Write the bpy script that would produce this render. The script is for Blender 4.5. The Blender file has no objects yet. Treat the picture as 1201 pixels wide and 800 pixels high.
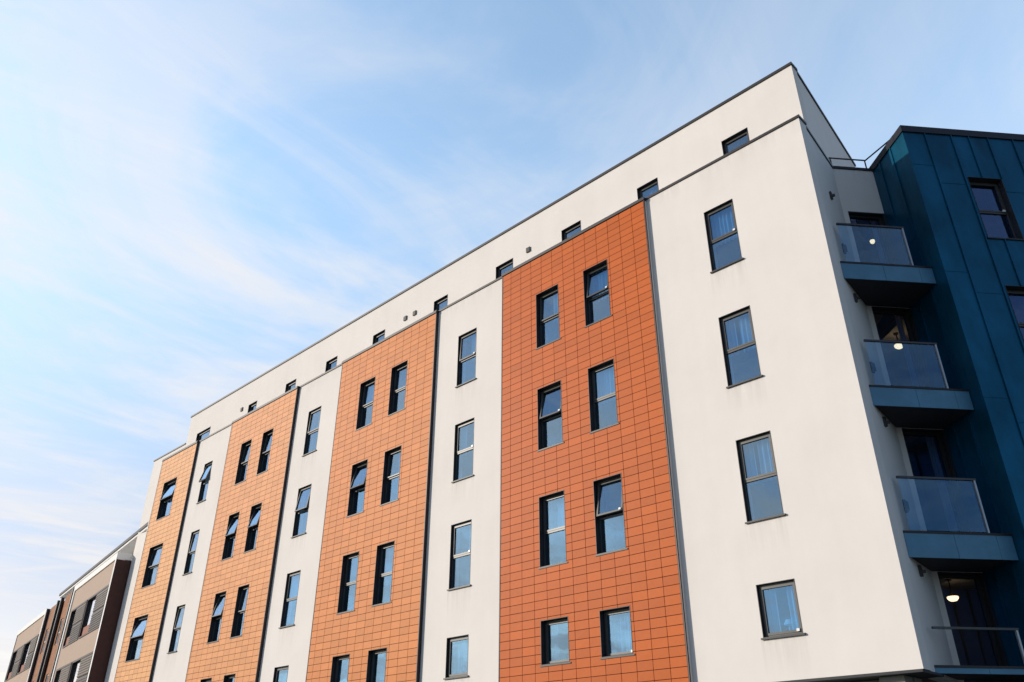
import bpy, math, random
from mathutils import Vector, Matrix
random.seed(11)
S = bpy.context.scene
COL = S.collection
R = math.radians

# ------------------------------------------------------------------ materials
def mat_new(name):
    m = bpy.data.materials.new(name); m.use_nodes = True
    nt = m.node_tree; nt.nodes.clear()
    out = nt.nodes.new('ShaderNodeOutputMaterial')
    return m, nt, out
def node(nt, t, **kw):
    n = nt.nodes.new(t)
    for k, v in kw.items():
        if k in n.inputs: n.inputs[k].default_value = v
        else: setattr(n, k, v)
    return n
def ramp(nt, src, stops):
    r = nt.nodes.new('ShaderNodeValToRGB')
    el = r.color_ramp.elements
    while len(el) > 2: el.remove(el[0])
    for i, (p, c) in enumerate(stops):
        e = el[i] if i < 2 else el.new(p)
        e.position = p; e.color = c if len(c) == 4 else (*c, 1)
    nt.links.new(src, r.inputs[0]); return r
def noise(nt, scale, detail=4, rough=.55, stretch=(1, 1, 1), dist=0.0):
    tc = node(nt, 'ShaderNodeNewGeometry')
    mp = node(nt, 'ShaderNodeMapping'); mp.inputs['Scale'].default_value = stretch
    nt.links.new(tc.outputs['Position'], mp.inputs[0])
    n = node(nt, 'ShaderNodeTexNoise', Scale=scale, Detail=detail, Roughness=rough, Distortion=dist)
    nt.links.new(mp.outputs[0], n.inputs['Vector']); return n
def simple(name, col, rough=.5, metal=0., var=.12, scale=3., bump=0., bscale=60., stretch=(1, 1, 1), spec=.5):
    m, nt, out = mat_new(name)
    b = node(nt, 'ShaderNodeBsdfPrincipled', Roughness=rough, Metallic=metal)
    b.inputs['Specular IOR Level'].default_value = spec
    n = noise(nt, scale, 5, .6, stretch)
    lo = tuple(c * (1 - var) for c in col); hi = tuple(min(1, c * (1 + var)) for c in col)
    r = ramp(nt, n.outputs[0], [(.3, lo), (.7, hi)])
    nt.links.new(r.outputs[0], b.inputs['Base Color'])
    if bump:
        n2 = noise(nt, bscale, 3)
        bp = node(nt, 'ShaderNodeBump', Strength=bump, Distance=.01)
        nt.links.new(n2.outputs[0], bp.inputs['Height']); nt.links.new(bp.outputs[0], b.inputs['Normal'])
    nt.links.new(b.outputs[0], out.inputs[0]); return m

def render_mat(name, col):
    # through-coloured render: faint clouding, rain streaks, fine grain
    m, nt, out = mat_new(name)
    b = node(nt, 'ShaderNodeBsdfPrincipled', Roughness=.85)
    b.inputs['Specular IOR Level'].default_value = .25
    n1 = noise(nt, .55, 6, .6); n2 = noise(nt, 2.2, 5, .65, (1, 1, .12))
    r1 = ramp(nt, n1.outputs[0], [(.32, tuple(c * .94 for c in col)), (.68, col)])
    r2 = ramp(nt, n2.outputs[0], [(.3, (.975, .972, .966)), (.62, (1, 1, 1))])
    mx = node(nt, 'ShaderNodeMix', data_type='RGBA', blend_type='MULTIPLY'); mx.inputs[0].default_value = 1
    nt.links.new(r1.outputs[0], mx.inputs[6]); nt.links.new(r2.outputs[0], mx.inputs[7])
    geo = node(nt, 'ShaderNodeNewGeometry'); sp = node(nt, 'ShaderNodeSeparateXYZ'); nt.links.new(geo.outputs['Position'], sp.inputs[0])
    def mm(op, a, c, clamp=False):
        q = node(nt, 'ShaderNodeMath', operation=op); q.use_clamp = clamp
        for i, x in enumerate((a, c)):
            if isinstance(x, (int, float)): q.inputs[i].default_value = x
            else: nt.links.new(x, q.inputs[i])
        return q.outputs[0]
    def below(z, reach):                                     # 1 just under height z, fading out over reach metres
        d = mm('SUBTRACT', z, sp.outputs[2])
        return mm('MULTIPLY', mm('GREATER_THAN', d, 0.), mm('SUBTRACT', 1., mm('DIVIDE', d, reach), True))
    col_ = None
    for c in (-2.385, -11.45, -19.9, -28.14):
        k_ = mm('LESS_THAN', mm('ABSOLUTE', mm('SUBTRACT', sp.outputs[0], c), 0.), .47)
        col_ = k_ if col_ is None else mm('ADD', col_, k_)
    row_ = None
    for z in (12.50, 9.45, 6.40, 4.16):
        k_ = below(z, .75); row_ = k_ if row_ is None else mm('ADD', row_, k_)
    st = mm('ADD', mm('MULTIPLY', mm('MULTIPLY', col_, row_), .9), mm('MULTIPLY', below(15.62, .55), .55))
    n5 = noise(nt, 7, 4, .6, (1, 1, .07)); r5 = ramp(nt, n5.outputs[0], [(.40, (0, 0, 0)), (.68, (1, 1, 1))])
    dm = mm('MULTIPLY', mm('MULTIPLY', st, r5.outputs[0]), .30)
    m5 = node(nt, 'ShaderNodeMix', data_type='RGBA'); nt.links.new(dm, m5.inputs[0]); nt.links.new(mx.outputs[2], m5.inputs[6]); m5.inputs[7].default_value = (.30, .27, .23, 1)
    nt.links.new(m5.outputs[2], b.inputs['Base Color'])
    n3 = noise(nt, 1.1, 3); n4 = noise(nt, 120, 2)
    bp = node(nt, 'ShaderNodeBump', Strength=.25, Distance=.03); nt.links.new(n3.outputs[0], bp.inputs['Height'])
    bp2 = node(nt, 'ShaderNodeBump', Strength=.18, Distance=.004); nt.links.new(n4.outputs[0], bp2.inputs['Height'])
    nt.links.new(bp.outputs[0], bp2.inputs['Normal']); nt.links.new(bp2.outputs[0], b.inputs['Normal'])
    nt.links.new(b.outputs[0], out.inputs[0]); return m

def terracotta(name, col):
    m, nt, out = mat_new(name)
    b = node(nt, 'ShaderNodeBsdfPrincipled', Roughness=.55)
    b.inputs['Specular IOR Level'].default_value = .2
    at = node(nt, 'ShaderNodeAttribute'); at.attribute_name = 'tile_tone'
    r = ramp(nt, at.outputs['Fac'], [(0, tuple(c * .89 for c in col)), (1, tuple(c * 1.08 for c in col))])
    n = noise(nt, 9, 4, .6); r2 = ramp(nt, n.outputs[0], [(.3, (.93, .93, .93)), (.7, (1, 1, 1))])
    mx = node(nt, 'ShaderNodeMix', data_type='RGBA', blend_type='MULTIPLY'); mx.inputs[0].default_value = 1
    nt.links.new(r.outputs[0], mx.inputs[6]); nt.links.new(r2.outputs[0], mx.inputs[7])
    nt.links.new(mx.outputs[2], b.inputs['Base Color'])
    n3 = noise(nt, 90, 3); bp = node(nt, 'ShaderNodeBump', Strength=.15, Distance=.004)
    nt.links.new(n3.outputs[0], bp.inputs['Height']); nt.links.new(bp.outputs[0], b.inputs['Normal'])
    nt.links.new(b.outputs[0], out.inputs[0]); return m

def glass(name, tint, f0=.1, refl=(.95, .97, 1)):
    m, nt, out = mat_new(name)
    tr = node(nt, 'ShaderNodeBsdfTransparent', Color=(*tint, 1))
    gl = node(nt, 'ShaderNodeBsdfGlossy', Roughness=.0, Color=(*refl, 1))
    n = noise(nt, 1.6, 2); bp = node(nt, 'ShaderNodeBump', Strength=.12, Distance=.02)
    nt.links.new(n.outputs[0], bp.inputs['Height']); nt.links.new(bp.outputs[0], gl.inputs['Normal'])
    lw = node(nt, 'ShaderNodeLayerWeight', Blend=.5)          # Schlick, the same from either side of the sheet
    p5 = node(nt, 'ShaderNodeMath', operation='POWER'); p5.inputs[1].default_value = 2.6; nt.links.new(lw.outputs['Facing'], p5.inputs[0])
    fr = node(nt, 'ShaderNodeMath', operation='MULTIPLY_ADD'); fr.inputs[1].default_value = 1 - f0; fr.inputs[2].default_value = f0
    nt.links.new(p5.outputs[0], fr.inputs[0])
    mx = node(nt, 'ShaderNodeMixShader')
    nt.links.new(fr.outputs[0], mx.inputs[0]); nt.links.new(tr.outputs[0], mx.inputs[1]); nt.links.new(gl.outputs[0], mx.inputs[2])
    nt.links.new(mx.outputs[0], out.inputs[0]); return m

def cloth(name, col):
    m, nt, out = mat_new(name)
    d = node(nt, 'ShaderNodeBsdfDiffuse', Color=(*col, 1)); t = node(nt, 'ShaderNodeBsdfTranslucent', Color=(*col, 1))
    mx = node(nt, 'ShaderNodeMixShader'); mx.inputs[0].default_value = .35
    nt.links.new(d.outputs[0], mx.inputs[1]); nt.links.new(t.outputs[0], mx.inputs[2]); nt.links.new(mx.outputs[0], out.inputs[0])
    return m
def emitter(name, col, s):
    m, nt, out = mat_new(name)
    e = node(nt, 'ShaderNodeEmission', Color=(*col, 1), Strength=s); nt.links.new(e.outputs[0], out.inputs[0]); return m

M = {
 'render': render_mat('cream_render', (.775, .728, .685)),
 'zinc': simple('blue_zinc', (.005, .088, .158), .36, .55, .34, 1.3, .4, 2.2, (1, 1, .5), .2),
 'zincdark': simple('dark_coping', (.018, .02, .028), .45, .3),
 'coping': simple('grey_coping', (.036, .031, .031), .5, .2),
 'trim': simple('brown_black_trim', (.020, .010, .010), .5),
 'frame': simple('window_frame_paint', (.062, .060, .056), .42),
 'reveal': simple('reveal_metal', (.022, .022, .024), .5),
 'joint': simple('cladding_rail', (.13, .042, .018), .8),
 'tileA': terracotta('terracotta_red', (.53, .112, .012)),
 'tileB': terracotta('terracotta_faint_glare', (.64, .225, .066)),  # sun glare on the farther panels is painted into their tile colour
 'tileC': terracotta('terracotta_mid_glare', (.69, .30, .118)),
 'tileD': terracotta('terracotta_strong_glare', (.73, .365, .155)),  # farthest panel, strongest glare put into the base colour
 'glass': glass('window_glass', (.62, .80, .93), .19, (.70, .88, 1)),
 'guard': glass('guard_glass', (.78, .87, .95), .07, (.5, .78, 1)),
 'glass_bright': glass('reflective_glass', (.7, .75, .78), .42, (.97, .98, 1)),
 'glass_dark': glass('dark_window_glass', (.56, .68, .82), .06, (.42, .62, 1)),
 'curtain': cloth('pale_curtain', (.86, .88, .90)),
 'white': simple('white_plastic', (.8, .8, .78), .35, var=.03),
 'interior': simple('interior_paint', (.32, .31, .30), .9),
 'ceiling': simple('interior_ceiling', (.45, .45, .44), .9),
 'steel': simple('handrail_steel', (.07, .065, .065), .35, .6),
 'post': simple('post_steel', (.42, .42, .43), .35, .7),
 'soffit': simple('soffit_board', (.03, .032, .036), .7),
 'fascia': simple('blue_grey_fascia', (.085, .225, .34), .45, .1),
 'roof': simple('roof_membrane', (.16, .16, .16), .9, bump=.3),
 'ground': simple('ground_dust', (.085, .085, .075), .95, scale=.4, bump=.4, bscale=8),
 'asphalt': simple('asphalt', (.05, .05, .052), .9, scale=.7, bump=.5, bscale=90),
 'paving': simple('paving', (.11, .108, .105), .9, scale=.9, bump=.3, bscale=40),
 'grey_stone': simple('grey_stone', (.24, .235, .20), .85, bump=.3),
 'lamp': emitter('lamp_glow', (1, .50, .20), 6),
 'brick': simple('brown_brick', (.30, .135, .065), .85, scale=5, bump=.4, bscale=30, var=.25),
 'brick_dark': simple('oxblood_cladding', (.040, .0085, .006), .7, scale=4, var=.2),
 'beige': render_mat('beige_render', (.45, .345, .275)),
 'offwhite': render_mat('white_render', (.82, .81, .79)),
 'louvre': simple('louvre_grey', (.10, .082, .07), .55),
 'louvre_dark': simple('louvre_umber', (.042, .034, .032), .55),
 'spandrel': simple('red_brown_spandrel', (.26, .09, .05), .7),
 'blind': simple('white_blind', (.85, .85, .84), .6, var=.03),
 'vent': simple('vent_grey', (.12, .11, .10), .5),
}

# ------------------------------------------------------------------ mesh helper
class Frame:
    """local wall axes: u to the right along the wall, n outward, z up"""
    def __init__(s, o, u, n): s.o = Vector(o); s.u = Vector(u).normalized(); s.n = Vector(n).normalized()
    def p(s, u, n, z): return s.o + s.u * u + s.n * n + Vector((0, 0, z))
class MB:
    def __init__(s): s.v = []; s.f = []; s.tone = []
    def face(s, pts, tone=0.):
        i = len(s.v); s.v += [Vector(p) for p in pts]; s.f.append(list(range(i, i + len(pts)))); s.tone.append(tone)
    def hexa(s, c, tone=0., skip=()):
        # c: 8 corners, 0-3 back ring, 4-7 front ring
        i = len(s.v); s.v += [Vector(p) for p in c]
        for k, q in enumerate([(3, 2, 1, 0), (4, 5, 6, 7), (0, 1, 5, 4), (1, 2, 6, 5), (2, 3, 7, 6), (3, 0, 4, 7)]):
            if k in skip: continue
            s.f.append([i + j for j in q]); s.tone.append(tone)
    def box(s, fr, u0, u1, n0, n1, z0, z1, tone=0., skip=(), jit=0.):
        j = [random.uniform(-jit, jit) for _ in range(4)] if jit else [0] * 4
        s.hexa([fr.p(u0, n0, z0), fr.p(u1, n0, z0), fr.p(u1, n0, z1), fr.p(u0, n0, z1),
                fr.p(u0, n1 + j[0], z0), fr.p(u1, n1 + j[1], z0), fr.p(u1, n1 + j[2], z1), fr.p(u0, n1 + j[3], z1)], tone, skip)
    def prism(s, pts, z0, z1):
        n = len(pts)
        lo = [Vector((x, y, z0)) for x, y in pts]; hi = [Vector((x, y, z1)) for x, y in pts]
        s.face(lo[::-1]); s.face(hi)
        for i in range(n): s.face([lo[i], lo[(i + 1) % n], hi[(i + 1) % n], hi[i]])
    def tube(s, a, b, r, k=10):
        a = Vector(a); b = Vector(b); d = (b - a).normalized()
        x = d.orthogonal().normalized(); y = d.cross(x)
        ra = [a + (x * math.cos(t) + y * math.sin(t)) * r for t in [2 * math.pi * i / k for i in range(k)]]
        rb = [p + (b - a) for p in ra]
        for i in range(k): s.face([ra[i], ra[(i + 1) % k], rb[(i + 1) % k], rb[i]])
        s.face(ra[::-1]); s.face(rb)
    def lathe(s, c, prof, k=20):
        c = Vector(c)
        rings = [[c + Vector((r * math.cos(2 * math.pi * i / k), r * math.sin(2 * math.pi * i / k), z)) for i in range(k)] for r, z in prof]
        for a, b in zip(rings, rings[1:]):
            for i in range(k): s.face([a[i], a[(i + 1) % k], b[(i + 1) % k], b[i]])
    def wall(s, fr, u0, u1, z0, z1, nf, nb, holes):
        us = sorted({u0, u1, *[h[0] for h in holes], *[h[1] for h in holes]}); us = [u for u in us if u0 <= u <= u1]
        zs = sorted({z0, z1, *[h[2] for h in holes], *[h[3] for h in holes]}); zs = [z for z in zs if z0 <= z <= z1]
        def hole(u, z): return any(h[0] < u < h[1] and h[2] < z < h[3] for h in holes)
        nu, nz = len(us) - 1, len(zs) - 1
        solid = [[not hole((us[i] + us[i + 1]) / 2, (zs[k] + zs[k + 1]) / 2) for k in range(nz)] for i in range(nu)]
        for i in range(nu):
            for k in range(nz):
                if not solid[i][k]: continue
                a, b, c, d = us[i], us[i + 1], zs[k], zs[k + 1]
                s.face([fr.p(a, nf, c), fr.p(b, nf, c), fr.p(b, nf, d), fr.p(a, nf, d)])
                s.face([fr.p(b, nb, c), fr.p(a, nb, c), fr.p(a, nb, d), fr.p(b, nb, d)])
                for (di, dk, e) in ((-1, 0, 'l'), (1, 0, 'r'), (0, -1, 'b'), (0, 1, 't')):
                    ii, kk = i + di, k + dk
                    if 0 <= ii < nu and 0 <= kk < nz and solid[ii][kk]: continue
                    if e == 'l': q = [(a, nb, c), (a, nf, c), (a, nf, d), (a, nb, d)]
                    if e == 'r': q = [(b, nf, c), (b, nb, c), (b, nb, d), (b, nf, d)]
                    if e == 'b': q = [(a, nb, c), (b, nb, c), (b, nf, c), (a, nf, c)]
                    if e == 't': q = [(a, nf, d), (b, nf, d), (b, nb, d), (a, nb, d)]
                    s.face([fr.p(*t) for t in q])
    def build(s, name, mat, parent=None, weld=True, tone=False, smooth=False):
        xs = [v.x for v in s.v]; ys = [v.y for v in s.v]; zs = [v.z for v in s.v]
        o = Vector(((min(xs) + max(xs)) / 2, (min(ys) + max(ys)) / 2, min(zs)))
        me = bpy.data.meshes.new(name)
        me.from_pydata([tuple(v - o) for v in s.v], [], s.f); me.update()
        if tone:
            a = me.attributes.new('tile_tone', 'FLOAT', 'FACE'); a.data.foreach_set('value', s.tone)
        if smooth:
            me.polygons.foreach_set('use_smooth', [True] * len(me.polygons))
        me.materials.append(M[mat] if isinstance(mat, str) else mat)
        ob = bpy.data.objects.new(name, me); COL.objects.link(ob)
        ob['wo'] = tuple(o)
        if parent is not None:
            ob.parent = parent; ob.location = o - Vector(parent['wo'])
        else: ob.location = o
        return ob
def thing(name, loc, label, cat, group=None):
    e = bpy.data.objects.new(name, None); COL.objects.link(e); e.location = loc; e['wo'] = tuple(loc); e.empty_display_size = .5
    e['label'] = label; e['category'] = cat
    if group: e['group'] = group
    return e
def bx(name, mat, parent, *a):
    m = MB(); m.box(*a); return m.build(name, mat, parent)

# ------------------------------------------------------------------ frames of the place
A0 = Vector((0, 0, 0)); A1 = Vector((-.24, 2.29, 0))
bdir = Vector((.643, .766, 0)); cdir = Vector((.766, -.643, 0))
C0 = Vector((.41, 3.15, 0)); C1 = C0 + cdir * 1.52
FM = Frame((0, 0, 0), (1, 0, 0), (0, -1, 0))            # street facade
FA = Frame(A0, A1, (A1.y, -A1.x, 0))                    # short shaded end wall
FB = Frame(A1, bdir, cdir)                              # balcony recess
FC = Frame(C0, cdir, (-bdir.x, -bdir.y, 0))             # narrow zinc return
FD = Frame(C1, bdir, cdir)                              # zinc front
TOP = 15.62; BASE = 3.40

# ------------------------------------------------------------------ windows
def curtain(fr, u0, u1, z0, z1, n, parent, amp=.03):
    m = MB(); k = max(8, int((u1 - u0) / .018)); ph = random.random() * 6
    pts = []
    for i in range(k + 1):
        u = u0 + (u1 - u0) * i / k
        pts.append((u, n + amp * math.sin(u * 58 + ph) + amp * .5 * math.sin(u * 23 + ph * 2)))
    for (a, na), (b, nb) in zip(pts, pts[1:]):
        m.face([fr.p(a, na, z0), fr.p(b, nb, z0), fr.p(b, nb, z1), fr.p(a, na, z1)])
    return m.build('curtain', 'curtain', parent, smooth=True)

def window(fr, u0, u1, z0, z1, nface, depth, root, two=True, tilt=0., cur=None, sill=.05, handle=False, split=.49, name='window', lining=True, gmat='glass'):
    nf = nface - depth; nb = nf - .07; fw = .038
    m = MB()
    m.box(fr, u0 + .012, u0 + fw, nb, nf, z0 + .012, z1 - .012); m.box(fr, u1 - fw, u1 - .012, nb, nf, z0 + .012, z1 - .012)
    m.box(fr, u0 + fw, u1 - fw, nb, nf, z1 - fw - .01, z1 - .012); m.box(fr, u0 + fw, u1 - fw, nb, nf, z0 + .012, z0 + fw)
    zt = z0 + (z1 - z0) * split
    if two: m.box(fr, u0 + fw, u1 - fw, nb, nf, zt - .03, zt + .012)
    w = m.build(name, 'frame', root)
    if lining:
        l = MB(); t = .010
        l.box(fr, u0, u0 + t, nf - .075, nface + .006, z0, z1); l.box(fr, u1 - t, u1, nf - .075, nface + .006, z0, z1)
        l.box(fr, u0 + t, u1 - t, nf - .075, nface + .006, z1 - t, z1); l.box(fr, u0 + t, u1 - t, nf - .075, nface + .004, z0, z0 + t)
        l.build('reveal', 'reveal', w)
    # opening top sash, hung at its head
    a0, a1 = u0 + fw + .004, u1 - fw - .004
    s0, s1 = (zt + .016 if two else z0 + fw + .004), z1 - fw - .014
    sw = .042; ang = R(tilt)
    def rot(n, z):
        dz, dn = z - s1, n - nf
        return nf + dn * math.cos(ang) - dz * math.sin(ang), s1 + dz * math.cos(ang) + dn * math.sin(ang)
    def rbox(mb, ua, ub, na, nb_, za, zb):
        c = []
        for n in (na, nb_):
            for (u, z) in ((ua, za), (ub, za), (ub, zb), (ua, zb)):
                rn, rz = rot(n, z); c.append(fr.p(u, rn, rz))
        mb.hexa(c)
    sm = MB(); f0, f1 = nf - .05, nf + .008
    rbox(sm, a0, a0 + sw, f0, f1, s0, s1); rbox(sm, a1 - sw, a1, f0, f1, s0, s1)
    rbox(sm, a0 + sw, a1 - sw, f0, f1, s1 - sw, s1); rbox(sm, a0 + sw, a1 - sw, f0, f1, s0, s0 + sw)
    sm.build('sash', 'frame', w)
    pm = MB(); rbox(pm, a0 + sw - .003, a1 - sw + .003, nf - .028, nf - .022, s0 + sw - .003, s1 - sw + .003); pm.build('pane', gmat, w)
    if two:
        bx('pane', gmat, w, fr, u0 + fw - .003, u1 - fw + .003, nf - .034, nf - .028, z0 + fw - .003, zt - .027)
    if sill:
        s_ = MB(); s_.hexa([fr.p(u0 - .03, nface - depth * .6, z0 - .028), fr.p(u1 + .05, nface - depth * .6, z0 - .028), fr.p(u1 + .05, nface - depth * .6, z0 + .008), fr.p(u0 - .03, nface - depth * .6, z0 + .008),
                 fr.p(u0 - .03, nface + sill, z0 - .036), fr.p(u1 + .05, nface + sill, z0 - .036), fr.p(u1 + .05, nface + sill, z0 - .004), fr.p(u0 - .03, nface + sill, z0 - .004)])
        s_.build('sill', 'reveal', w)
    if handle:
        h = MB(); rbox(h, a1 - sw - .05, a1 - sw + .01, nf + .012, nf + .035, s0 + .01, s0 + .06); h.build('window_catch', 'white', w)
    n = nb - .1
    W = u1 - u0
    for c in (cur or ()):
        a, b = {'l': (.02, .34), 'r': (.62, .98), 'f': (.02, .98), 'R': (.45, .98), 'L': (.02, .55)}[c]
        curtain(fr, u0 + W * a, u0 + W * b, (zt if two else z0) - .05, z1 + .05, n, w)
    return w

# ------------------------------------------------------------------ THE APARTMENT BUILDING
apt = thing('apartment_building', (-16, 0, 0), 'long five storey block with cream bays, orange tiled panels and a set-back top floor', 'apartment building')
ROWS = [(12.52, 14.30), (9.47, 11.25), (6.42, 8.20), (4.18, 5.17)]
# bays: (u0,u1, kind, [window columns])
BAYS = [(-4.43, 0., 'w', [(-2.79, -1.98)]), (-9.82, -4.43, 'A', [(-8.42, -7.56), (-6.635, -5.785)]),
        (-12.90, -9.82, 'w', [(-11.87, -11.03)]), (-18.24, -12.90, 'B', [(-16.91, -16.04), (-15.14, -14.28)]),
        (-21.24, -18.24, 'w', [(-20.32, -19.48)]), (-26.36, -21.24, 'C', [(-25.14, -24.32), (-23.44, -22.66)]),
        (-29.50, -26.36, 'w', [(-28.50, -27.78)]), (-33.0, -29.50, 'D', [(-32.25, -30.92)])]
OPEN = {  # (bay, column, row) : (tilt, curtains, catch)
 (0, 0, 0): (0, 'f', 1), (0, 0, 1): (0, 'lR', 0), (0, 0, 2): (0, 'lR', 0), (0, 0, 3): (0, 'lr', 1),
 (1, 0, 0): (2, 'R', 0), (1, 1, 0): (7, 'f', 1), (1, 0, 1): (8, '', 1), (1, 1, 1): (0, 'f', 0), (1, 0, 2): (0, 'R', 0), (1, 1, 2): (9, '', 1), (1, 0, 3): (0, 'l', 0), (1, 1, 3): (0, 'f', 1),
 (2, 0, 0): (2, 'R', 1), (2, 0, 1): (0, 'l', 1), (2, 0, 2): (0, 'r', 1), (2, 0, 3): (0, 'f', 0),
 (3, 0, 0): (2, 'f', 0), (3, 1, 0): (1, 'r', 0), (3, 0, 1): (13, '', 0), (3, 1, 1): (2, 'R', 0), (3, 0, 2): (0, 'l', 0), (3, 1, 2): (0, 'f', 0), (3, 0, 3): (0, 'f', 0), (3, 1, 3): (0, 'f', 0),
 (4, 0, 0): (2, 'R', 0), (4, 0, 1): (9, 'r', 0), (4, 0, 2): (0, 'f', 0), (4, 0, 3): (0, 'f', 0),
 (5, 0, 0): (4, '', 0), (5, 1, 0): (5, '', 0), (5, 0, 1): (14, '', 0), (5, 1, 1): (14, '', 0), (5, 0, 2): (13, '', 0), (5, 1, 2): (3, '', 0), (5, 0, 3): (0, '', 0), (5, 1, 3): (0, 'f', 0),
 (6, 0, 0): (15, '', 0), (6, 0, 1): (3, '', 0), (6, 0, 2): (3, '', 0), (6, 0, 3): (0, 'f', 0),
 (7, 0, 0): (14, '', 0), (7, 0, 1): (4, '', 0), (7, 0, 2): (14, 'r', 0), (7, 0, 3): (0, 'f', 0)}
PROUD = .10
TW, TH = .4146, .2025
def tiles(u0, u1, z0, z1, holes, mat):
    m = MB(); g = .0065; rng = random.Random(int(u0 * 100))
    nrow = int((z1 - z0) / TH) + 1; ncol = int((u1 - u0) / TW + .98)
    for i in range(ncol):
        b = u1 - i * TW; a = max(u0, b - TW)
        if b - a < .03: continue
        for k in range(nrow):
            d = z1 - k * TH; c = max(z0, d - TH)
            if d - c < .03: continue
            tone = min(1, max(0, rng.gauss(.5, .22)))
            rects = [(a + g, b - g, c + g, d - g)]
            for h in holes:
                new = []
                for (p, q, r, s) in rects:
                    if q <= h[0] or p >= h[1] or s <= h[2] or r >= h[3]: new.append((p, q, r, s)); continue
                    if s > h[3]: new.append((p, q, h[3], s))
                    if r < h[2]: new.append((p, q, r, h[2]))
                    r2, s2 = max(r, h[2]), min(s, h[3])
                    if p < h[0]: new.append((p, h[0], r2, s2))
                    if q > h[1]: new.append((h[1], q, r2, s2))
                rects = new
            for (p, q, r, s) in rects:
                if q - p < .012 or s - r < .012: continue
                m.box(FM, p, q, PROUD - .022, PROUD, r, s, tone, skip=(0,), jit=.0012)
    return m.build('tile_cladding', mat, apt, tone=True)

for bi, (u0, u1, kind, cols) in enumerate(BAYS):
    holes = [(a, b, z0, z1) for (a, b) in cols for (z0, z1) in ROWS]
    if kind == 'w':
        m = MB(); m.wall(FM, u0 + (0 if bi else 0), u1, BASE, TOP - .0, 0, -.35, holes); m.build('wall', 'render', apt)
        for ci, (a, b) in enumerate(cols):
            for ri, (z0, z1) in enumerate(ROWS):
                t, cu, ha = OPEN[(bi, ci, ri)]
                window(FM, a, b, z0, z1, 0, .07, apt, ri < 3, t, cu, .045, ha)
        m = MB(); m.box(FM, u0 + .002, u1 + (.03 if u1 == 0 else -.002), -.36, .03, TOP + .001, TOP + .07)
        
        jx = u1 - 1.5
        while jx > u0 + .3: m.box(FM, jx, jx + .05, -.362, .033, TOP + .0, TOP + .073); jx -= 2.4
        m.build('coping', 'coping', apt)
    else:
        m = MB(); m.wall(FM, u0 + .03, u1 - .03, BASE, TOP - .05, PROUD - .024, -.35, holes); m.build('wall', 'joint', apt)
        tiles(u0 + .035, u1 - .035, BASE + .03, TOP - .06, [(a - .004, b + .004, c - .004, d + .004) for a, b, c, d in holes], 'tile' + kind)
        m = MB(); m.box(FM, u1 - .029, u1 - .001, PROUD - (.028 if bi == 1 else PROUD + .02), PROUD + .012, BASE, TOP - .05); m.build('edge_trim', 'trim', apt)
        if bi == 1: m = MB(); m.box(FM, u1 - .028, u1 - .003, -.02, PROUD - .029, BASE, TOP - .05); m.build('panel_return', 'render', apt)
        m = MB(); m.box(FM, u0 + .001, u0 + .029, -.02, PROUD + .006, BASE, TOP - .05); m.build('edge_trim', 'trim', apt)
        m = MB(); m.box(FM, u0 - .004, u1 + .004, -.36, PROUD + .03, TOP - .049, TOP + .03); m.box(FM, u0, u1, -.30, PROUD + .012, TOP + .031, TOP + .06); m.build('coping', 'coping', apt)
        for ci, (a, b) in enumerate(cols):
            for ri, (z0, z1) in enumerate(ROWS):
                t, cu, ha = OPEN[(bi, ci, ri)]
                window(FM, a, b, z0, z1, PROUD, .145, apt, ri < 3, t, cu, .018, ha)
# end wall, recess wall
m = MB(); lenA = A1.length
m.wall(FA, .036, lenA, BASE, TOP, 0, -.30, []); m.build('wall', 'render', apt)
DOORS = [(11.93, 14.26), (8.87, 11.49), (5.86, 8.44), (3.0, 5.40)]
m = MB(); m.wall(FB, .0, 1.075, 2.9, TOP - .002, 0, -.25, [(.125, 1.072, a, b) for a, b in DOORS]); m.build('wall', 'render', apt)
m = MB(); m.box(FA, .04, lenA, -.30, .03, TOP + .003, TOP + .072); m.box(FB, -.02, 1.09, -.3, .03, TOP + .004, TOP + .075); m.build('coping', 'zincdark', apt)
# balcony doors
for a, b in DOORS:
    f = MB(); u0, u1 = .125, 1.072
    f.box(FB, u0, u0 + .07, -.18, -.10, a, b); f.box(FB, 1.033 - .06, 1.033, -.18, -.10, a, b); f.box(FB, u0 + .07, .973, -.18, -.10, b - .09, b - .031); f.box(FB, u0 + .07, .973, -.18, -.10, a, a + .12)
    d = f.build('balcony_door', 'reveal', apt)
    l = MB(); l.box(FB, 1.034, 1.0745, -.249, .006, a, b + .001); l.box(FB, u0 + .001, u0 + .012, -.249, -.0, a, b); l.box(FB, u0 + .012, 1.033, -.249, .004, b - .03, b + .001); l.build('reveal', 'reveal', d)
    bx('pane', 'glass_dark', d, FB, u0 + .068, .976, -.145, -.139, a + .118, b - .068)
    if a > 4: curtain(FB, u0 + .74, u1 - .05, a + .02, b + .02, -.35, d, .02)
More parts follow.
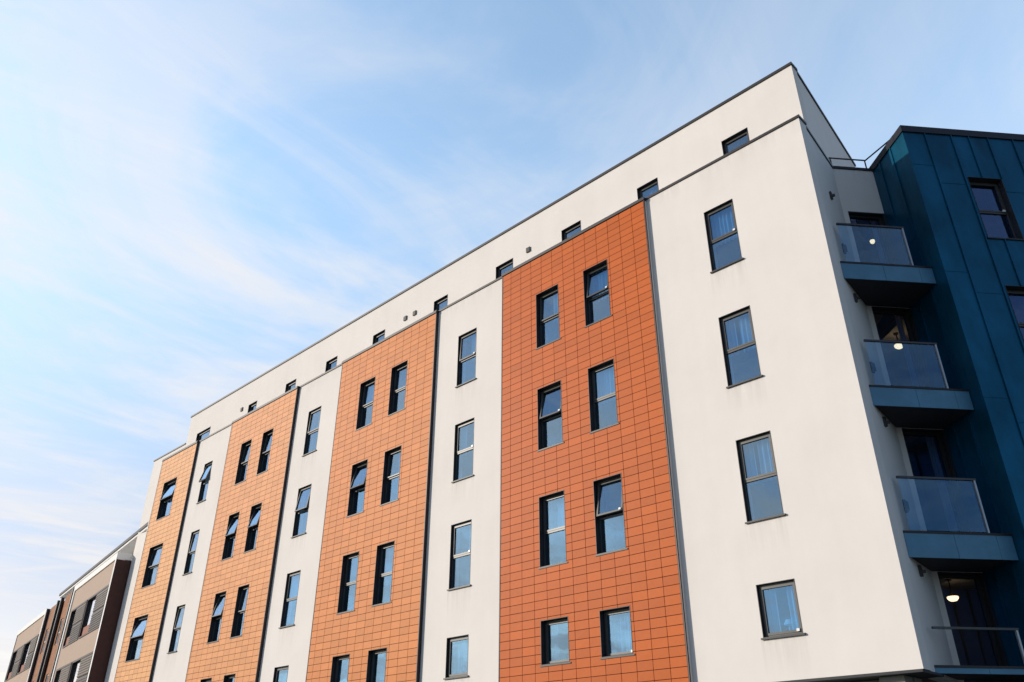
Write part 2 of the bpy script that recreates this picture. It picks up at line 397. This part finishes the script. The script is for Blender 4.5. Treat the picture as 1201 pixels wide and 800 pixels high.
# balconies
FS = Frame((-.08, .75, 0), bdir, cdir)
for k, (zt, zb) in enumerate([(11.90, 11.47), (8.86, 8.42), (5.86, 5.38), (3.52, 3.40)]):
    L = 2.145
    mb = MB()
    pA = FS.p(.0, -.02, 0); pC = FS.p(L, -.02, 0); pB = FB.p(1.07, .004, 0); pA1 = FB.p(.0, .004, 0)
    pts = [(pA.x + .006, pA.y), (pC.x, pC.y), (pB.x, pB.y), (pA1.x + .004, pA1.y)]
    mb.prism(pts, zb + .03, zt - .01)
    bal = mb.build('balcony', 'soffit', apt)
    fm = MB()
    fm.box(FS, .012, L * .46, -.018, .0, zb, zt - .03); fm.box(FS, L * .46 + .008, 1.82, -.018, .0, zb, zt - .03); fm.box(FS, 1.828, L - .004, -.018, -.002, zb, zt - .03)
    fm.build('fascia', 'fascia', bal)
    bx('edge_trim', 'trim', bal, FS, .012, L - .004, -.03, .012, zt - .028, zt + .012)
    hz = zt + 1.06 if k < 3 else zt + .63
    h = MB(); h.box(FS, .14, 1.74, -.035, .012, hz - .02, hz + .02); h.build('handrail', 'steel', bal)
    if k < 3: bx('guard_glass', 'guard', bal, FS, .16, 1.66, -.02, -.008, zt + .03, hz - .03)
    p = MB(); p.box(FS, 1.685, 1.72, -.035, .01, zt + .013, hz - .021); p.build('post', 'post', bal)
# wall lights and overflow spouts on the shaded end wall
for z in (14.0, 11.12, 8.14, 5.13):
    mm = MB(); mm.box(FA, 1.27, 1.36, .0, .05, z, z + .2); mm.box(FA, 1.295, 1.335, .05, .11, z + .05, z + .11); mm.build('wall_bracket', 'steel', apt)
for z in (12.45, 9.38, 6.36):
    mm = MB(); mm.box(FA, 1.30, 1.40, .0, .045, z, z + .24); mm.box(FA, 1.315, 1.385, .045, .08, z + .03, z + .2); mm.build('wall_light', 'steel', apt)
# terrace railing above the recess
rl = MB(); pr = [FB.p(.03, -.1, 0), FB.p(1.02, -.1, 0)]
zr = TOP + .45
rl.tube(pr[0] + Vector((0, 0, zr)), pr[1] + Vector((0, 0, zr)), .02)
q = FC.p(.06, -.12, zr); q2 = FC.p(1.0, -.28, zr)
rl.tube(pr[1] + Vector((0, 0, zr)), q2, .02)
for pp in (FB.p(.06, -.1, 0), FB.p(1.0, -.1, 0)):
    rl.tube(pp + Vector((0, 0, TOP + .07)), pp + Vector((0, 0, zr - .02)), .018)
rl.tube(FC.p(.6, -.20, TOP + .1), FC.p(.6, -.20, zr - .02), .016)
rl.build('roof_railing', 'steel', apt)

# set-back top storey
YP = 1.2; FP = Frame((0, YP, 0), (1, 0, 0), (0, -1, 0)); PT = 18.55
pw = [(-2.60, -1.80), (-5.48, -4.74), (-8.46, -7.66), (-11.44, -10.62), (-14.66, -13.90), (-18.30, -17.54), (-21.50, -20.70), (-24.58, -23.76), (-27.75, -27.0), (-32.75, -31.35)]
ph = MB(); ph.wall(FP, -33.85, -.30, 15.0, PT, 0, -.3, [(a, b, 15.9, 17.33) for a, b in pw]); ph.build('wall', 'render', apt)
FPA = Frame((-.30, YP, 0), A1, (A1.y, -A1.x, 0))
ph = MB(); ph.wall(FPA, .036, 5.1, 15.0, PT, 0, -.3, []); ph.build('wall', 'render', apt)
ph = MB(); ph.box(FM, -33.85, -33.5, -6.2, -YP - .3, 15.0, PT); ph.build('wall', 'render', apt)
ph = MB(); ph.box(FM, -33.5, -1.2, -6.2, -5.9, 15.0, PT); ph.build('wall', 'render', apt)
cp = MB(); cp.box(FP, -33.89, -.27, -.31, .035, PT + .001, PT + .085); cp.box(FPA, .04, 5.14, -.31, .035, PT + .003, PT + .087); cp.build('coping', 'coping', apt)
bx('roof', 'roof', apt, FM, -33.5, -1.0, -5.9, -YP - .31, PT - .25, PT - .1)
for i, (a, b) in enumerate(pw):
    window(FP, a, b, 15.9, 17.33, 0, .10, apt, False, 0, 'f' if i % 3 == 1 else '', .04)
for x in (-9.9, -15.74, -16.29, -28.35):
    v = MB(); v.box(FP, x - .08, x + .08, 0, .05, 17.2, 17.38)
    for k in range(4): v.box(FP, x - .07, x + .07, .05, .062, 17.215 + k * .04, 17.235 + k * .04)
    v.build('vent', 'vent', apt)
# lower white end block behind the last panel
FL = Frame((0, YP, 0), (1, 0, 0), (0, -1, 0))
bx('wall', 'render', apt, FM, -37.45, -33.86, -6.2, -YP, 0, 17.08)
bx('coping', 'coping', apt, FM, -37.49, -33.87, -6.24, -YP + .035, 17.081, 17.15)
bx('wall', 'render', apt, FM, -33.30, -33.02, -YP - .002, .02, 0, TOP - .06)
# terrace deck, floors, inner back wall, rear wall, ground storey
tp = [(-33.0, .36), (-.33, .36), (-.53, 2.2), (.13, 3.0), (-1.3, 4.2), (-1.3, 12), (-33.0, 12)]
dk = MB(); dk.prism(tp, 15.0, 15.2); dk.build('terrace_deck', 'roof', apt)
for z in (2.95, 5.62, 8.66, 11.70):
    fl = MB(); fl.prism([(-32.9, .37), (-.34, .37), (-.54, 2.2), (.02, 3.05), (-1.3, 4.6), (-1.3, 11.9), (-32.9, 11.9)], z, z + .2); fl.build('floor', 'ceiling', apt)
bx('inner_wall', 'interior', apt, FM, -32.9, -1.6, -5.4, -5.2, 3.2, 14.99)
for x in (-4.5, -9.8, -12.9, -18.2, -21.2, -26.3, -29.5):
    bx('partition', 'interior', apt, FM, x - .06, x + .06, -5.19, -.37, 3.2, 14.98)
bx('wall', 'render', apt, FM, -33.0, -1.3, -12.3, -12.0, 0, 15.3)
bx('ground_storey_wall', 'grey_stone', apt, FM, -33.0, -.40, -.95, -.6, 0, BASE - .05)
bx('soffit', 'soffit', apt, FM, -33.0, -.02, -.95, -.0, BASE - .045, BASE - .004)
bx('column', 'grey_stone', apt, FM, -.85, -.42, -.58, -.22, 0, BASE - .05)
bx('ground_storey_wall', 'soffit', apt, FB, -.2, 1.07, -.5, -.3, 0, 2.9)

# ------------------------------------------------------------------ THE ZINC WING
wing = thing('zinc_clad_wing', tuple(C1), 'dark blue standing seam zinc wing beside the balconies at the right edge', 'building')
ZT = 15.60; LD = 13.0
dwin = [(1.29, 2.15, a, b) for a, b in [(12.56, 14.32), (9.52, 11.28), (6.48, 8.24), (4.2, 5.2)]] + [(5.6, 6.46, a, b) for a, b in [(12.56, 14.32), (9.52, 11.28), (6.48, 8.24), (4.2, 5.2)]]
w = MB(); w.wall(FD, .0, LD, 0, ZT, 0, -.3, dwin); w.build('wall', 'zinc', wing)
w = MB(); w.box(FC, .0, 1.218, -.3, .0, 0, ZT); w.build('wall', 'zinc', wing)
def seams(fr, us, name, holes, hz):
    m = MB()
    for u in us:
        segs = [(0, ZT - .001)]
        for h in holes:
            if h[0] - .03 < u < h[1] + .03:
                segs = [s for a, b in segs for s in ((a, min(b, h[2] - .01)), (max(a, h[3] + .01), b)) if s[1] - s[0] > .02]
        for a, b in segs: m.box(fr, u - .011, u + .011, .001, .03, a, b)
    for (a, b, z) in hz: m.box(fr, a + .012, b - .012, .001, .007, z, z + .02)
    m.build(name, 'zinc', wing)
us = [.55, 1.22, 1.67, 2.16, 2.81, 3.35] + [3.35 + .58 * i for i in range(1, 17)]
hz = []
rr = random.Random(3)
for a, b in zip([0.01] + us, us):
    z = 15.6 - rr.uniform(.6, 2.3)
    while z > .5:
        if not any(h[0] < (a + b) / 2 < h[1] and h[2] - .1 < z < h[3] + .1 for h in dwin): hz.append((a, b, z))
        z -= 3.03
seams(FD, us, 'standing_seams', dwin, hz)
seams(FC, [.42, .95], 'standing_seams', [], [(.44, .94, 12.9), (.44, .94, 9.7)])
c = MB(); c.box(FD, -.03, LD, -.32, .035, ZT + .001, ZT + .19); c.box(FC, -.02, 1.2, -.32, .035, ZT + .004, ZT + .19); c.build('coping', 'zincdark', wing)
for h in dwin:
    window(FD, *h, 0, .16, wing, h[3] - h[2] > 1.3, 0, '', .03, h[0] < 2 and h[2] > 9, gmat='glass_dark')
pw_ = [FC.p(.05, -.31, 0), FC.p(1.2, -.31, 0), FD.p(LD, -.31, 0), FD.p(LD, -9, 0), FC.p(-7.4, -.31, 0)]
r_ = MB(); r_.prism([(p.x, p.y) for p in pw_], 15.25, 15.4); r_.build('roof', 'roof', wing)
for z in (11.7, 8.66, 5.62, 2.95):
    r_ = MB(); r_.prism([(p.x, p.y) for p in pw_], z, z + .2); r_.build('floor', 'ceiling', wing)
bx('wall', 'interior', wing, FC, -7.4, -.02, -3.0, -2.8, 0, ZT - .2)
bx('wall', 'zinc', wing, FD, 1.0, LD, -9.3, -9.01, 0, ZT)
bx('wall', 'zinc', wing, FD, LD, LD + .3, -9.3, 0, 0, ZT)
bx('inner_wall', 'interior', wing, FD, .35, LD - .05, -4.2, -4, 0, 15.2)

# ------------------------------------------------------------------ ceiling lamps in the balcony rooms
LAB = ['small glowing ceiling lamp behind the topmost balcony', 'glowing white ceiling lamp above the handrail of the second balcony from the top', 'glowing ceiling lamp in the dark room above the lowest balcony rail']
for i, (p, ceil) in enumerate([((-.37, 4.47, 14.46), 15.0), ((-.38, 4.46, 11.27), 11.70), ((-.55, 4.26, 5.16), 5.62)]):
    t = thing('ceiling_lamp', (p[0], p[1], p[2]), LAB[i], 'lamp', 'ceiling lamps in the balcony rooms')
    rr_ = .065 if i == 0 else .115
    s = MB(); s.lathe(p, [(.001, -.0), (rr_ * .6, .015), (rr_ * .92, .05), (rr_, .085), (rr_ * .95, .1), (.001, .1)]); s.build('lamp_shade', 'lamp', t, smooth=True)
    s = MB(); s.tube((p[0], p[1], p[2] + .1), (p[0], p[1], ceil - .03), .012); s.lathe((p[0], p[1], ceil - .03), [(.001, 0), (.06, 0), (.06, .028), (.001, .028)]); s.build('stem', 'steel', t)
# table lamp on the inner sill of the lowest window of the right-hand cream bay
tl = thing('table_lamp', (-2.36, .27, 4.2), 'small white table lamp standing inside the lowest window of the wide cream bay', 'lamp')
bx('window_board', 'white', apt, FM, -2.79, -1.98, -.349, -.175, 4.165, 4.178)
s = MB(); s.lathe((-2.36, .27, 4.18), [(.001, 0), (.05, 0), (.05, .015), (.012, .02), (.012, .24)]); s.build('lamp_base', 'white', tl)
s = MB(); s.lathe((-2.36, .27, 4.40), [(.10, 0), (.055, .10), (.053, .10), (.098, 0)]); s.build('lamp_shade', 'white', tl, smooth=True)

# ------------------------------------------------------------------ THE LEFT NEIGHBOUR
P0 = Vector((-37.53, 1.2, 0)); e = Vector((-.988, .156, 0)); nrm = Vector((-.156, -.988, 0))
FN = Frame(P0, -e, nrm)      # u = -t
nb = thing('terraced_block', tuple(P0), 'lower block far left with beige framed bays, brown brick strips and a flat overhanging roof', 'apartment building')
D1 = .7; BT = 12.15
def nbay(t0, t1, groups, side):
    holes = []
    for (h0, h1) in ((8.6, 10.65), (5.5, 7.5), (2.4, 4.4)):
        for (a, b, *_ ) in groups: holes.append((-b, -a, h0, h1))
    m = MB(); m.wall(FN, -t1 + .26, -t0 - .26, 0, BT - .32, D1 - .06, D1 - .3, holes); m.build('wall', 'beige', nb)
    fr = MB(); fr.box(FN, -t1, -t1 + .258, -.0, D1, 0, BT); fr.box(FN, -t0 - .258, -t0 - .02, -.0, D1, 0, BT); fr.box(FN, -t1 + .26, -t0 - .26, 0, D1, BT - .318, BT)
    fr.build('bay_frame', 'offwhite', nb)
    for (h0, h1) in ((8.6, 10.65), (5.5, 7.5), (2.4, 4.4)):
        for (a, b, la, lb, ga, gb) in groups:
            f = MB(); nf = D1 - .06
            f.box(FN, -b, -b + .08, nf - .2, nf + .04, h0, h1); f.box(FN, -a - .08, -a, nf - .2, nf + .04, h0, h1)
            f.box(FN, -b + .08, -a - .08, nf - .2, nf + .04, h1 - .1, h1); f.box(FN, -b + .08, -a - .08, nf - .2, nf + .04, h0, h0 + .07)
            wn = f.build('window', 'trim', nb)
            zm = (h0 + h1) / 2
            for (za, zb, mt) in ((zm + .02, h1 - .11, 'louvre'), (h0 + .08, zm - .02, 'louvre_dark')):
                l = MB(); l.box(FN, -lb, -la, nf - .08, nf + .02, za, zb)
                k = int((zb - za) / .12)
                for q in range(k): l.box(FN, -lb + .04, -la - .04, nf + .02, nf + .045, za + .03 + q * .12, za + .09 + q * .12)
                l.build('louvre_panel', mt, wn)
            bx('spandrel', 'spandrel', wn, FN, -gb, -ga, nf - .15, nf - .05, h0 + .08, h0 + .55)
            bx('pane', 'glass_bright', wn, FN, -gb, -ga, nf - .1, nf - .09, h0 + .56, h1 - .11)
            bx('blind', 'blind', wn, FN, -gb + .05, -ga - .05, nf - .16, nf - .14, h0 + .56, h1 - .11)
nbay(0.0, 9.75, [(.35, 4.95, .45, 2.95, 3.2, 4.75), (5.15, 8.95, 5.25, 7.6, 7.75, 8.75)], True)
nbay(18.1, 29.2, [(18.9, 23.6, 19.1, 21.4, 21.7, 23.2), (23.9, 28.6, 24.1, 26.6, 26.9, 28.3)], False)
bx('return_wall', 'brick_dark', nb, FN, -.019, .004, .0, D1 - .0, 0, BT - .36)
# brown brick strips with dark pipes between
for (a, b) in ((10.25, 13.0), (14.5, 17.4)):
    hl = [(-b + .3, -b + 1.1, z, z + 1.5) for z in (9.2, 6.1, 3.0)] + [(-a - 1.15, -a - .35, z, z + 1.5) for z in (9.2, 6.1, 3.0)]
    m = MB(); m.wall(FN, -b, -a, 0, BT - .05, D1 - .16, D1 - .4, hl); m.build('brick_wall', 'brick', nb)
    for h in hl:
        f = MB(); n0 = D1 - .3
        f.box(FN, h[0], h[0] + .07, n0, n0 + .08, h[2], h[3]); f.box(FN, h[1] - .07, h[1], n0, n0 + .08, h[2], h[3])
        f.box(FN, h[0] + .07, h[1] - .07, n0, n0 + .08, h[3] - .07, h[3]); f.box(FN, h[0] + .07, h[1] - .07, n0, n0 + .08, h[2], h[2] + .07); f.box(FN, h[0] + .07, h[1] - .07, n0, n0 + .08, h[2] + .7, h[2] + .77)
        wn = f.build('window', 'white', nb)
        bx('pane', 'glass', wn, FN, h[0] + .068, h[1] - .068, n0 + .03, n0 + .04, h[2] + .068, h[3] - .068)
bx('recess_wall', 'brick_dark', nb, FN, -14.49, -13.01, D1 - .9, D1 - .6, 0, BT - .1)
bx('recess_wall', 'brick_dark', nb, FN, -18.09, -17.41, D1 - .6, D1 - .3, 0, BT - .1)
bx('recess_wall', 'brick_dark', nb, FN, -10.24, -9.76, D1 - .5, D1 - .2, 0, BT - .1)
for t in (9.95, 13.2, 14.3, 17.7):
    m = MB(); m.tube(FN.p(-t, D1 - .05, 0), FN.p(-t, D1 - .05, BT - .1), .11); m.build('downpipe', 'trim', nb)
# main volume, set-back top floor, roof slab
bx('rear_wall', 'brick_dark', nb, FN, -29.2, -.0, -10, -9.7, 0, BT)
bx('end_wall', 'offwhite', nb, FN, -29.2, -28.9, -9.7, -.01, 0, BT)
bx('inner_wall', 'interior', nb, FN, -28.8, -.4, -1.2, -1.0, 0, BT - .3)
bx('roof_deck', 'roof', nb, FN, -28.9, -.0, -9.7, D1 - .42, BT - .35, BT - .33)
bx('top_floor_wall', 'offwhite', nb, FN, -18.6, -.9, -8, -.9, BT - .32, 13.12)
bx('top_floor_wall', 'brick', nb, FN, -.89, 1.5, -8, -.9, BT - .32, 13.12)
bx('roof_slab', 'offwhite', nb, FN, -19.35, 2.2, -8.4, -.06, 13.122, 13.24)
bx('roof_edge', 'coping', nb, FN, -19.4, 2.2, -8.45, .0, 13.242, 13.40)

# ------------------------------------------------------------------ ground, pavement, road
def sheet(name, mat, x0, x1, y0, y1, z, h=0.):
    m = MB()
    if h: m.box(Frame((0, 0, 0), (1, 0, 0), (0, 1, 0)), x0, x1, y0, y1, z - h, z, skip=())
    else: m.face([(x0, y0, z), (x1, y0, z), (x1, y1, z), (x0, y1, z)])
    o = m.build(name, mat); o['kind'] = 'structure'; return o
sheet('ground', 'ground', -900, 900, -900, 900, -.13)
sheet('road', 'asphalt', -200, 200, -12.5, -4.2, -.126)
sheet('pavement', 'paving', -200, 200, -4.2, .6, 0, .125)
sheet('pavement', 'paving', -200, 200, -18, -12.5, 0, .125)

# ------------------------------------------------------------------ light, sky, camera
AZ = 224.0; EL = 18.0
w = bpy.data.worlds.new('World'); S.world = w; w.use_nodes = True
nt = w.node_tree; bg = nt.nodes['Background']
sk = nt.nodes.new('ShaderNodeTexSky'); sk.sky_type = 'NISHITA'; sk.sun_disc = False
sk.sun_elevation = R(EL); sk.sun_rotation = R(AZ); sk.dust_density = .5; sk.ozone_density = 2.2; sk.air_density = 1.0
tc = nt.nodes.new('ShaderNodeTexCoord'); sep = nt.nodes.new('ShaderNodeSeparateXYZ'); nt.links.new(tc.outputs['Generated'], sep.inputs[0])
def math_(op, a, b=None, c=None):
    n = nt.nodes.new('ShaderNodeMath'); n.operation = op
    for i, x in enumerate((a, b, c)):
        if x is None: continue
        if isinstance(x, (int, float)): n.inputs[i].default_value = x
        else: nt.links.new(x, n.inputs[i])
    return n.outputs[0]
zz = math_('MAXIMUM', sep.outputs[2], .03)
u_ = math_('DIVIDE', sep.outputs[0], zz); v_ = math_('DIVIDE', sep.outputs[1], zz)
cmb = nt.nodes.new('ShaderNodeCombineXYZ'); nt.links.new(u_, cmb.inputs[0]); nt.links.new(v_, cmb.inputs[1])
def wn(scale, detail, rough, dist, st, rot=0., off=(0, 0, 0)):
    mp = nt.nodes.new('ShaderNodeMapping'); mp.inputs['Scale'].default_value = st; mp.inputs['Rotation'].default_value = (0, 0, rot); mp.inputs['Location'].default_value = off
    nt.links.new(cmb.outputs[0], mp.inputs[0])
    n = nt.nodes.new('ShaderNodeTexNoise'); n.inputs['Scale'].default_value = scale; n.inputs['Detail'].default_value = detail; n.inputs['Roughness'].default_value = rough; n.inputs['Distortion'].default_value = dist
    nt.links.new(mp.outputs[0], n.inputs['Vector']); return n.outputs[0]
def sstep(x, a, b, lo=0., hi=1.):
    n = nt.nodes.new('ShaderNodeMapRange'); n.interpolation_type = 'SMOOTHSTEP'
    nt.links.new(x, n.inputs[0]); n.inputs[1].default_value = a; n.inputs[2].default_value = b; n.inputs[3].default_value = lo; n.inputs[4].default_value = hi
    return n.outputs[0]
streak = sstep(wn(1.7, 9, .62, 1.4, (1.35, .5, 1), .12), .40, .72)
soft = sstep(wn(1.1, 8, .6, .9, (1, .7, 1), 0, (3.3, 1.2, 0)), .40, .62)
cover = sstep(u_, -.1, -1.6, .30, .86)        # the veil thickens towards the sun side of the street
dens = math_('MULTIPLY', math_('ADD', math_('MULTIPLY', streak, .5), math_('MULTIPLY', soft, .66)), cover)
# one old vapour trail low over the roofs on the left
ln = math_('ADD', math_('MULTIPLY', u_, -.47), math_('MULTIPLY', v_, .883))
trail = math_('MULTIPLY', sstep(math_('ABSOLUTE', math_('SUBTRACT', ln, 3.37)), .10, .0), sstep(u_, -4.15, -4.6, 0, .55))
dens = math_('MINIMUM', math_('MAXIMUM', dens, trail), .85)
# a bank of bright thin haze stands in the north-western half of the sky, the rest is clear
bank = sstep(math_('ADD', math_('MULTIPLY', sep.outputs[0], -.52), math_('MULTIPLY', sep.outputs[1], .85)), -.05, .42)
tint = nt.nodes.new('ShaderNodeMix'); tint.data_type = 'RGBA'; tint.blend_type = 'MULTIPLY'; hz_ = nt.nodes.new('ShaderNodeMix'); hz_.data_type = 'RGBA'; hz_.inputs[6].default_value = (3.4, 1.86, 1.34, 1); hz_.inputs[7].default_value = (6.5, 4.6, 3.25, 1)
nt.links.new(sstep(sep.outputs[2], .12, .66), hz_.inputs[0]); nt.links.new(hz_.outputs[2], tint.inputs[7]); tint.inputs[6].default_value = (1, 1, 1, 1)
nt.links.new(bank, tint.inputs[0])
base = nt.nodes.new('ShaderNodeMix'); base.data_type = 'RGBA'; base.blend_type = 'MULTIPLY'; base.inputs[0].default_value = 1; base.inputs[7].default_value = (.76, .97, 1.16, 1)
nt.links.new(sk.outputs[0], base.inputs[6]); nt.links.new(base.outputs[2], tint.inputs[6])
mx = nt.nodes.new('ShaderNodeMix'); mx.data_type = 'RGBA'
nt.links.new(dens, mx.inputs[0]); nt.links.new(tint.outputs[2], mx.inputs[6]); mx.inputs[7].default_value = (8.0, 7.95, 8.1, 1)
nt.links.new(mx.outputs[2], bg.inputs[0]); bg.inputs[1].default_value = .095

sl = bpy.data.lights.new('sun', 'SUN'); sl.energy = 3.2; sl.angle = R(.55); sl.color = (1, .90, .78)
so = bpy.data.objects.new('sun', sl); COL.objects.link(so)
sd = Vector((math.sin(R(AZ)) * math.cos(R(EL)), math.cos(R(AZ)) * math.cos(R(EL)), math.sin(R(EL))))
so.rotation_euler = sd.to_track_quat('Z', 'Y').to_euler(); so.location = (-20, -20, 40)

cam = bpy.data.cameras.new('camera'); co = bpy.data.objects.new('camera', cam); COL.objects.link(co)
cam.sensor_width = 36; cam.lens = 956.38 / 1201 * 36; cam.clip_end = 5000; cam.clip_start = .1
co.location = (5.1745, -14.9994, 1.6)
yaw = R(44.351); pitch = R(28.982)
F = Vector((-math.sin(yaw) * math.cos(pitch), math.cos(yaw) * math.cos(pitch), math.sin(pitch)))
Rt = Vector((math.cos(yaw), math.sin(yaw), 0)); U = Rt.cross(F)
rl_ = R(.128); cR, sR = math.cos(rl_), math.sin(rl_)
R2 = Rt * cR + U * sR; U2 = U * cR - Rt * sR
co.rotation_euler = Matrix((R2, U2, -F)).transposed().to_euler()
S.camera = co

for o in bpy.data.objects:
    if 'wo' in o: del o['wo']
S.render.engine = 'CYCLES'
S.cycles.max_bounces = 8; S.cycles.transparent_max_bounces = 12
S.view_settings.view_transform = 'Standard'; S.view_settings.look = 'None'; S.view_settings.gamma = 1; S.view_settings.exposure = .24
